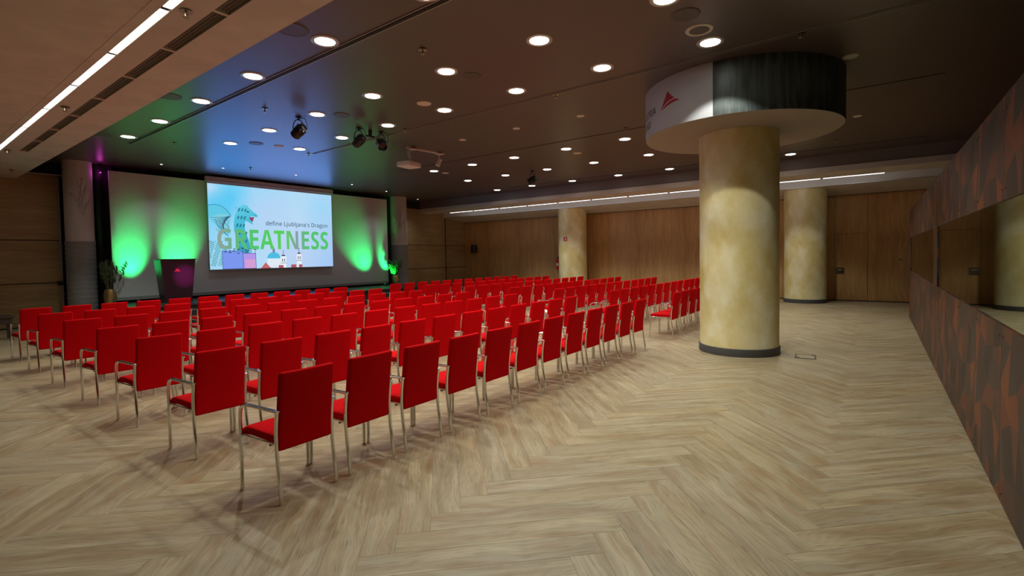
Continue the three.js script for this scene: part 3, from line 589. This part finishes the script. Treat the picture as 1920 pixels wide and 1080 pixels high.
// slot diffusers running with the boards of the ceiling
[[2.32, -8.3, 2.4, 0.05, 'double slot diffuser beside the cream soffit, ending near the stage'], [4.32, -7.05, 0.27, 0.03, 'long slot diffuser that passes the drum band'], [6.17, -7.2, 0.5, 0.02, 'slot diffuser past the white projector'], [9.38, -7.0, 0.6, 0.015, 'thin slot diffuser in front of the far soffit']].forEach(([x, z0, z1, w, label]) => {
  const t = thing('slot_diffuser', label, 'slot diffuser', [x * S, YC, 0]);
  const L = (z1 - z0) * S, zc = (z0 + z1) / 2 * S;
  part(t, 'slot', at(B(w * 1.2, 0.006, L), 0, -0.003, zc), M.dark);
  for (const k of w > 0.025 ? [-1, 1] : []) part(t, 'edge_rail', at(B(0.008, 0.012, L), k * w * 0.75, -0.006, zc), M.trimRing);
  for (const k of [z0, z1]) part(t, 'end_cap', at(B(w * 1.3, 0.008, 0.02), 0, -0.004, k * S), M.brownPlate);
  if (w > 0.025) part(t, 'centre_rail', at(B(0.006, 0.012, L), 0, -0.006, zc), M.brownPlate);
});
// round plates and loudspeaker grilles
const plates = [
  [3.7, -3.9, 0.16, 'c', 'cream round ceiling speaker between two downlight lines, mid room'], [3.42, -2.97, 0.14, 'b', 'brown round cover plate beside the second downlight line, toward the entrance'],
  [5.2, -2.83, 0.1, 'c', 'small cream disc on the ceiling near the drum band'], [5.16, -3.74, 0.1, 'c', 'small cream disc between the drum band and the projector'], [5.16, -4.68, 0.1, 'c', 'small cream disc above the projector track end'],
  [7.03, -3.89, 0.14, 'c', 'cream disc beside the third downlight line from the far soffit'], [6.94, -6.76, 0.14, 'c', 'cream disc near the projector, stage end'],
  [3.8, -1.066, 0.16, 'g', 'cream round ceiling speaker with grille in front of the drum band'], [3.5, -1.075, 0.16, 'b', 'brown round cover plate in front of the drum band'],
  [1.93, -3.38, 0.19, 'b', 'large brown round cover half hidden by the cream soffit edge'], [1.92, -5.67, 0.19, 'b', 'large brown round cover at the soffit edge, mid room'], [1.94, -8.0, 0.17, 'b', 'large brown round cover at the soffit edge near the stage'],
  [3.39, -4.93, 0.15, 'b', 'brown round cover beside the twin stage lamps'], [3.43, -7.02, 0.15, 'b', 'brown round cover nearest the stage'], [3.72, -6.95, 0.14, 'c', 'cream round ceiling speaker nearest the stage'],
  [7.42, -0.2, 0.1, 'c', 'small cream disc on the ceiling behind the drum band'], [5.13, -0.19, 0.12, 'c', 'small cream disc touching the dark side of the drum band'],
];
for (const [x, z, r0, k, label] of plates) {
  const r = k === 'c' ? r0 * 0.78 : r0;
  const t = thing('ceiling_plate', label, 'ceiling plate', [x * S, YC, z * S], 0, 'round ceiling plates');
  const m = k === 'b' ? M.brownPlate : M.creamPlastic;
  part(t, 'rim', new THREE.LatheGeometry([[r * 0.7, 0], [r * 0.72, -0.008], [r * 0.96, -0.01], [r, 0]].map(p => new THREE.Vector2(...p)), 32), m);
  part(t, 'disc', CYL(r * 0.72, r * 0.72, 0.008, 32), k === 'g' ? M.brownPlate : m, [0, -0.004, 0]);
}
// sprinklers
const sprinklers = [[2.75, -2.9, YC, 'between the first two downlight lines, entrance end'], [2.72, -5.35, YC, 'between the first two downlight lines, mid room'], [2.7, -7.82, YC, 'between the first two downlight lines, stage end'], [4.27, -7.1, YC, 'at the stage end of the long slot diffuser'], [4.26, -8.95, YC, 'above the projection screen'], [4.35, -2.65, YC, 'on the long slot diffuser, near the drum band'], [6.09, -2.65, YC, 'on the slot diffuser behind the drum band'], [4.34, -0.47, YC, 'just in front of the drum band'], [8.77, -0.49, YC, 'behind the thick column'], [4.27, -4.86, YC, 'above the twin stage lamps'],
  [1.115, -3.0, YS, 'on the cream soffit, biggest of the row'], [1.127, -5.62, YS, 'on the cream soffit, mid room'], [1.115, -8.22, YS, 'on the cream soffit, at the grille end'], [1.372, -9.87, YS, 'on the cream soffit, stage end']];
for (const [x, z, y, where] of sprinklers) {
  const t = thing('sprinkler', `small brass sprinkler head ${where}`, 'sprinkler', [x * S, y, z * S], 0, 'ceiling sprinklers');
  part(t, 'rosette', CYL(0.045, 0.055, 0.012, 20), M.brass, [0, -0.006, 0]);
  part(t, 'stem', CYL(0.011, 0.014, 0.05, 10), M.brass, [0, -0.035, 0]);
  part(t, 'deflector', CYL(0.028, 0.024, 0.006, 14), M.brass, [0, -0.063, 0]);
}
// theatre spot: barrel on a yoke
function theatreSpot(name, x, y, z, aim, label, topY) {
  const t = thing(name, label, 'stage light', [x, y, z]);
  const dir = V(...aim).sub(V(x, y, z)).normalize(), q = new THREE.Quaternion().setFromUnitVectors(V(0, -1, 0), dir);
  const body = part(t, 'barrel', new THREE.LatheGeometry([[0, 0.16], [0.06, 0.16], [0.085, 0.1], [0.085, 0.0], [0.095, -0.01], [0.095, -0.13], [0.088, -0.13], [0.086, -0.06], [0, -0.06]].map(p => new THREE.Vector2(...p)), 24), M.blackMetal); body.quaternion.copy(q);
  for (const a of [0, 1.57, 3.14, 4.71]) part(body, 'fin', B(0.012, 0.16, 0.2), M.blackMetal, [0, 0.05, 0], [0, a / 2, 0]);
  part(body, 'lens', at(CYL(0.083, 0.083, 0.006, 24), 0, -0.07, 0), M.glassDark);
  const yk = []; for (let k = 0; k <= 12; k++) { const a = Math.PI * k / 12; yk.push([Math.cos(a) * 0.115, 0.02 + Math.sin(a) * 0.2, 0]); }
  part(t, 'yoke', tube(yk, 0.009, 24, 6), M.blackMetal);
  part(t, 'stem', at(CYL(0.014, 0.014, topY - y - 0.2, 10), 0, 0.2 + (topY - y - 0.2) / 2, 0), M.blackMetal);
  part(t, 'ceiling_rose', at(CYL(0.05, 0.06, 0.02, 20), 0, topY - y - 0.01, 0), M.blackMetal);
  part(t, 'cable', tube([[0.02, topY - y - 0.02, 0.02], [0.1, 0.24, 0.05], [0.13, 0.05, 0.05], [0.05, 0.06, 0.05]], 0.006, 16, 5), M.black);
  return t;
}
theatreSpot('theatre_spot', 3.13 * S, 2.5 * S, -5.39 * S, [3.0 * S, 0.9 * S, -9.2 * S], 'single black theatre spot hanging over the blue-lit ceiling patch', YC);
{ // magenta beam of that spot on the lectern
  const l = new THREE.SpotLight(MAGENTA, 230, 0, 0.05, 1, 2); l.position.set(3.12 * S, 2.46 * S, -5.5 * S); l.target.position.set(3.29 * S, 0.78 * S, -9.3 * S); l.castShadow = true; scene.add(l, l.target);
}
theatreSpot('theatre_spot', 3.86 * S, 2.5 * S, -5.26 * S, [4.6 * S, 1.2 * S, -9.5 * S], 'black theatre spot of the twin pair, lectern side', YC);
theatreSpot('theatre_spot', 4.16 * S, 2.5 * S, -5.2 * S, [3.2 * S, 0.6 * S, -3.0 * S], 'black theatre spot of the twin pair, aisle side', YC);
theatreSpot('theatre_spot', 7.88 * S, 2.48 * S, -5.36 * S, [6.0 * S, 0.8 * S, -8.0 * S], 'black theatre spot with hanging cable before the far soffit', YC);
{ const t = thing('light_bar', 'short black bar joining the twin theatre spots', 'bar', [4.01 * S, YC - 0.13, -5.23 * S]); part(t, 'bar', CYL(0.02, 0.02, 0.2, 12).rotateZ(Math.PI / 2), M.blackMetal); part(t, 'clamp', B(0.05, 0.12, 0.05), M.blackMetal, [0, 0.068, 0]); }
// projector on its ceiling track
{
  const tr = thing('ceiling_track', 'pale track rail holding the projector and a white spot', 'track', [5.28 * S, YC, -5.55 * S], -0.1);
  part(tr, 'rail', at(B(1.15, 0.035, 0.06), 0, -0.018, 0), M.creamPlastic);
  part(tr, 'end_plate', at(CYL(0.09, 0.1, 0.02, 20), -0.4, -0.04, 0), M.creamPlastic); part(tr, 'end_plate', at(CYL(0.08, 0.09, 0.02, 20), 0.42, -0.04, 0), M.creamPlastic);
  const p = thing('projector', 'white ceiling projector aimed at the screen', 'projector', [4.98 * S, YC - 0.42, -5.6 * S], 0.15);
  part(p, 'body', RB(0.48, 0.13, 0.38, 0.03), M.whitePlastic);
  part(p, 'lens_barrel', CYL(0.05, 0.055, 0.06, 24).rotateX(Math.PI / 2), M.glassDark, [0.08, 0, -0.21]);
  part(p, 'arm', tube([[0.03, 0.06, 0], [0.06, 0.16, 0], [0.0, 0.24, 0], [0.02, 0.38, 0]], 0.03, 16, 10), M.whitePlastic);
  part(p, 'mount_plate', B(0.2, 0.02, 0.16), M.whitePlastic, [0.03, 0.075, 0]);
  const s = thing('track_spot', 'white track spot beside the projector', 'spot light', [5.56 * S, YC - 0.06, -5.55 * S]);
  part(s, 'stem', CYL(0.015, 0.015, 0.14, 10), M.whitePlastic, [0, -0.05, 0]);
  part(s, 'head', CYL(0.05, 0.06, 0.18, 20), M.whitePlastic, [-0.03, -0.19, 0.02], [0.3, 0, -0.35]);
}

// ---------------------------------------------------------------- wall and floor odds and ends
{
  const sp = thing('wall_speaker', 'small black loudspeaker in the corner of the maple walls', 'speaker', [XF - 0.22, 1.27 * S, -10.36 * S], -0.5);
  part(sp, 'cabinet', RB(0.26, 0.4, 0.24, 0.02), M.black); part(sp, 'grille', RB(0.02, 0.36, 0.2, 0.008), M.padBlack, [-0.13, 0, 0]); part(sp, 'bracket', B(0.16, 0.05, 0.05), M.blackMetal, [0.18, 0, 0]);
  const colX = 11.38 * S, colZ = -6.47 * S;
  const dir = a => [colX + Math.sin(a) * (COLR + 0.006), colZ + Math.cos(a) * (COLR + 0.006)];
  const a0 = Math.atan2(-colX, -colZ) - 0.52; const [sx, sz] = dir(a0);
  const s = thing('fire_sign', 'small red fire extinguisher sign on the far ochre column', 'sign', [sx, 1.44 * S, sz], a0);
  part(s, 'plate', RB(0.17, 0.17, 0.008, 0.003), M.signRed);
  const w = std({ color: lin(0.8, 0.8, 0.8), roughness: 0.6 });
  part(s, 'pictogram', merge(at(B(0.035, 0.09, 0.004), 0.0, -0.015, 0.005), at(B(0.05, 0.012, 0.004), 0.008, 0.045, 0.005), at(B(0.012, 0.06, 0.004), 0.035, 0.012, 0.005)), w);
  const ex = XF - 0.18, ez = -7.24 * S;
  const e = thing('fire_extinguisher', 'red fire extinguisher hung beside the far ochre column', 'extinguisher', [ex, 0.62 * S, ez]);
  part(e, 'cylinder', new THREE.LatheGeometry([[0, 0], [0.085, 0], [0.09, 0.02], [0.09, 0.4], [0.06, 0.47], [0.025, 0.5], [0.025, 0.53], [0, 0.53]].map(p => new THREE.Vector2(...p)), 24), M.signRed);
  part(e, 'valve', at(B(0.05, 0.06, 0.12), 0, 0.56, 0.02), M.blackMetal); part(e, 'hose', tube([[0, 0.56, 0.07], [0.05, 0.5, 0.12], [0.06, 0.3, 0.11], [0.05, 0.12, 0.1]], 0.012, 16, 6), M.black);
  part(e, 'label_band', at(CYL(0.0915, 0.0915, 0.12, 24), 0, 0.24, 0), M.creamPlastic);
  const o = thing('floor_outlet', 'flush floor outlet box lid beside the thick column', 'floor box', [5.39 * S, 0.001, -0.54 * S], 0.08);
  part(o, 'frame', merge(at(B(0.34, 0.006, 0.02), 0, 0.003, -0.13), at(B(0.34, 0.006, 0.02), 0, 0.003, 0.13), at(B(0.02, 0.006, 0.24), -0.16, 0.003, 0), at(B(0.02, 0.006, 0.24), 0.16, 0.003, 0)), M.brownPlate);
  part(o, 'lid', at(B(0.3, 0.004, 0.24), 0, 0.002, 0), M.plank[0]);
  part(o, 'latch', at(B(0.05, 0.008, 0.04), 0.14, 0.004, 0.1), M.padBlack); part(o, 'latch', at(B(0.05, 0.008, 0.04), -0.14, 0.004, -0.1), M.padBlack);
  const b = thing('side_bench', 'dark wooden bench standing before the maple wall', 'bench', [0.95 * S, 0, -9.4 * S]);
  part(b, 'top', RB(0.95, 0.05, 0.42, 0.01), M.darkWood, [0, 0.5, 0]);
  part(b, 'apron', B(0.88, 0.14, 0.36), M.darkWood, [0, 0.41, 0]);
  for (const x of [-0.42, 0.42]) for (const z of [-0.16, 0.16]) part(b, 'leg', B(0.05, 0.48, 0.05), M.darkWood, [x, 0.24, z]);
}

// ---------------------------------------------------------------- chairs
const chair0 = new THREE.Group();
{
  const hw = 0.206, fw = 0.25, dep = 0.452, arm = 0.622, tr = 0.0135;
  const seat = slab(0.46, 0.42, 0.062, 0.026, 6, 6, q => { const t = (q.y + 0.21) / 0.42; q.x *= 0.93 + 0.1 * t; const x = q.x, zz = -q.y, y = q.z; q.set(x, y + 0.008 * Math.cos(x * 6) - 0.03 * Math.pow(clamp01((t - 0.72) / 0.28), 2) + 0.006 * t, zz); });
  part(chair0, 'seat', seat, M.red, [0, 0.425, -0.268]);
  const back = slab(0.4, 0.542, 0.05, 0.022, 6, 10, q => { const t = (q.y + 0.271) / 0.542; q.z += 0.062 * Math.pow(clamp01((t - 0.15) / 0.85), 1.3) + 0.014 * (1 - Math.pow(q.x / 0.2, 2)) * t; });
  part(chair0, 'backrest', back, M.red, [0, 0.615, -0.052]);
  for (const s of [-1, 1]) {
    const f = fw * s, r = hw * s, mx = (f + r) / 2;
    part(chair0, 'leg', merge(tube([[f, 0.006, -dep], [f, 0.2, -dep + 0.004], [f, 0.42, -dep + 0.006], [f, 0.545, -dep + 0.009], [f - s * 0.001, 0.587, -dep + 0.022], [f - s * 0.003, 0.613, -dep + 0.05], [f - s * 0.008, arm, -dep + 0.085]], tr, 22, 8), at(CYL(0.014, 0.014, 0.012, 10), f, 0.006, -dep)), M.chrome);
    part(chair0, 'leg', merge(tube([[r, 0.006, 0.0], [r, 0.12, -0.012], [r, 0.26, -0.034], [r, 0.4, -0.044], [r, 0.52, -0.038], [r, arm - 0.002, -0.022]], tr, 18, 8), at(CYL(0.014, 0.014, 0.012, 10), r, 0.006, 0)), M.chrome);
    const A = V(f - s * 0.008, arm, -dep + 0.07), E = V(r + s * 0.002, arm, -0.008), mid = A.clone().add(E).multiplyScalar(0.5), yaw = Math.atan2(A.x - E.x, A.z - E.z), len = A.distanceTo(E);
    const ar = part(chair0, 'armrest', RB(0.032, 0.016, len, 0.006).rotateY(yaw).translate(mid.x, mid.y, mid.z), M.chrome);
    part(ar, 'arm_pad', B(0.013, 0.006, len - 0.07).rotateY(yaw).translate(mid.x, mid.y + 0.0075, mid.z), M.padBlack);
    part(chair0, 'seat_rail', tube([[f, 0.402, -dep + 0.006], [r, 0.398, -0.044]], 0.009, 2, 6), M.chrome);
  }
  part(chair0, 'cross_bar', tube([[-fw, 0.385, -dep + 0.012], [fw, 0.385, -dep + 0.012]], 0.009, 2, 6), M.chrome);
  part(chair0, 'cross_bar', tube([[-hw - 0.01, 0.382, -0.11], [hw + 0.01, 0.382, -0.11]], 0.009, 2, 6), M.chrome);
}
const ZROW = [-1.948, -2.757, -3.6, -4.385, -5.27, -6.178, -7.09];     // rear legs, row by row away from the viewpoint
for (let b = 0; b < 2; b++) for (let r = 0; r < 7; r++) for (let k = 0; k < 12; k++) {
  const base = b ? 5.778 : [1.003, 0.998, 0.991, 0.984, 0.976, 0.974, 0.984][r];
  const c = chair0.clone(); c.name = numbered('conference_chair'); scene.add(c);
  const drift = (b ? 12.5 + k : k) * 0.0012;
  c.position.set((base + 0.1275 + k * 0.3314) * S + rr(-0.002, 0.002), 0, (ZROW[r] + drift) * S + rr(-0.006, 0.006));
  c.rotation.y = rr(-0.006, 0.006);
  const fromAisle = b ? k + 1 : 12 - k, row = 7 - r;
  tag(c, `red chair, ${ORD[fromAisle]} from the aisle in ${ORD[row]} row from the stage, ${b ? 'far soffit' : 'lectern'} side`, 'chair', b ? 'chairs on the far soffit side' : 'chairs on the lectern side');
}
renderer.render(scene, camera);
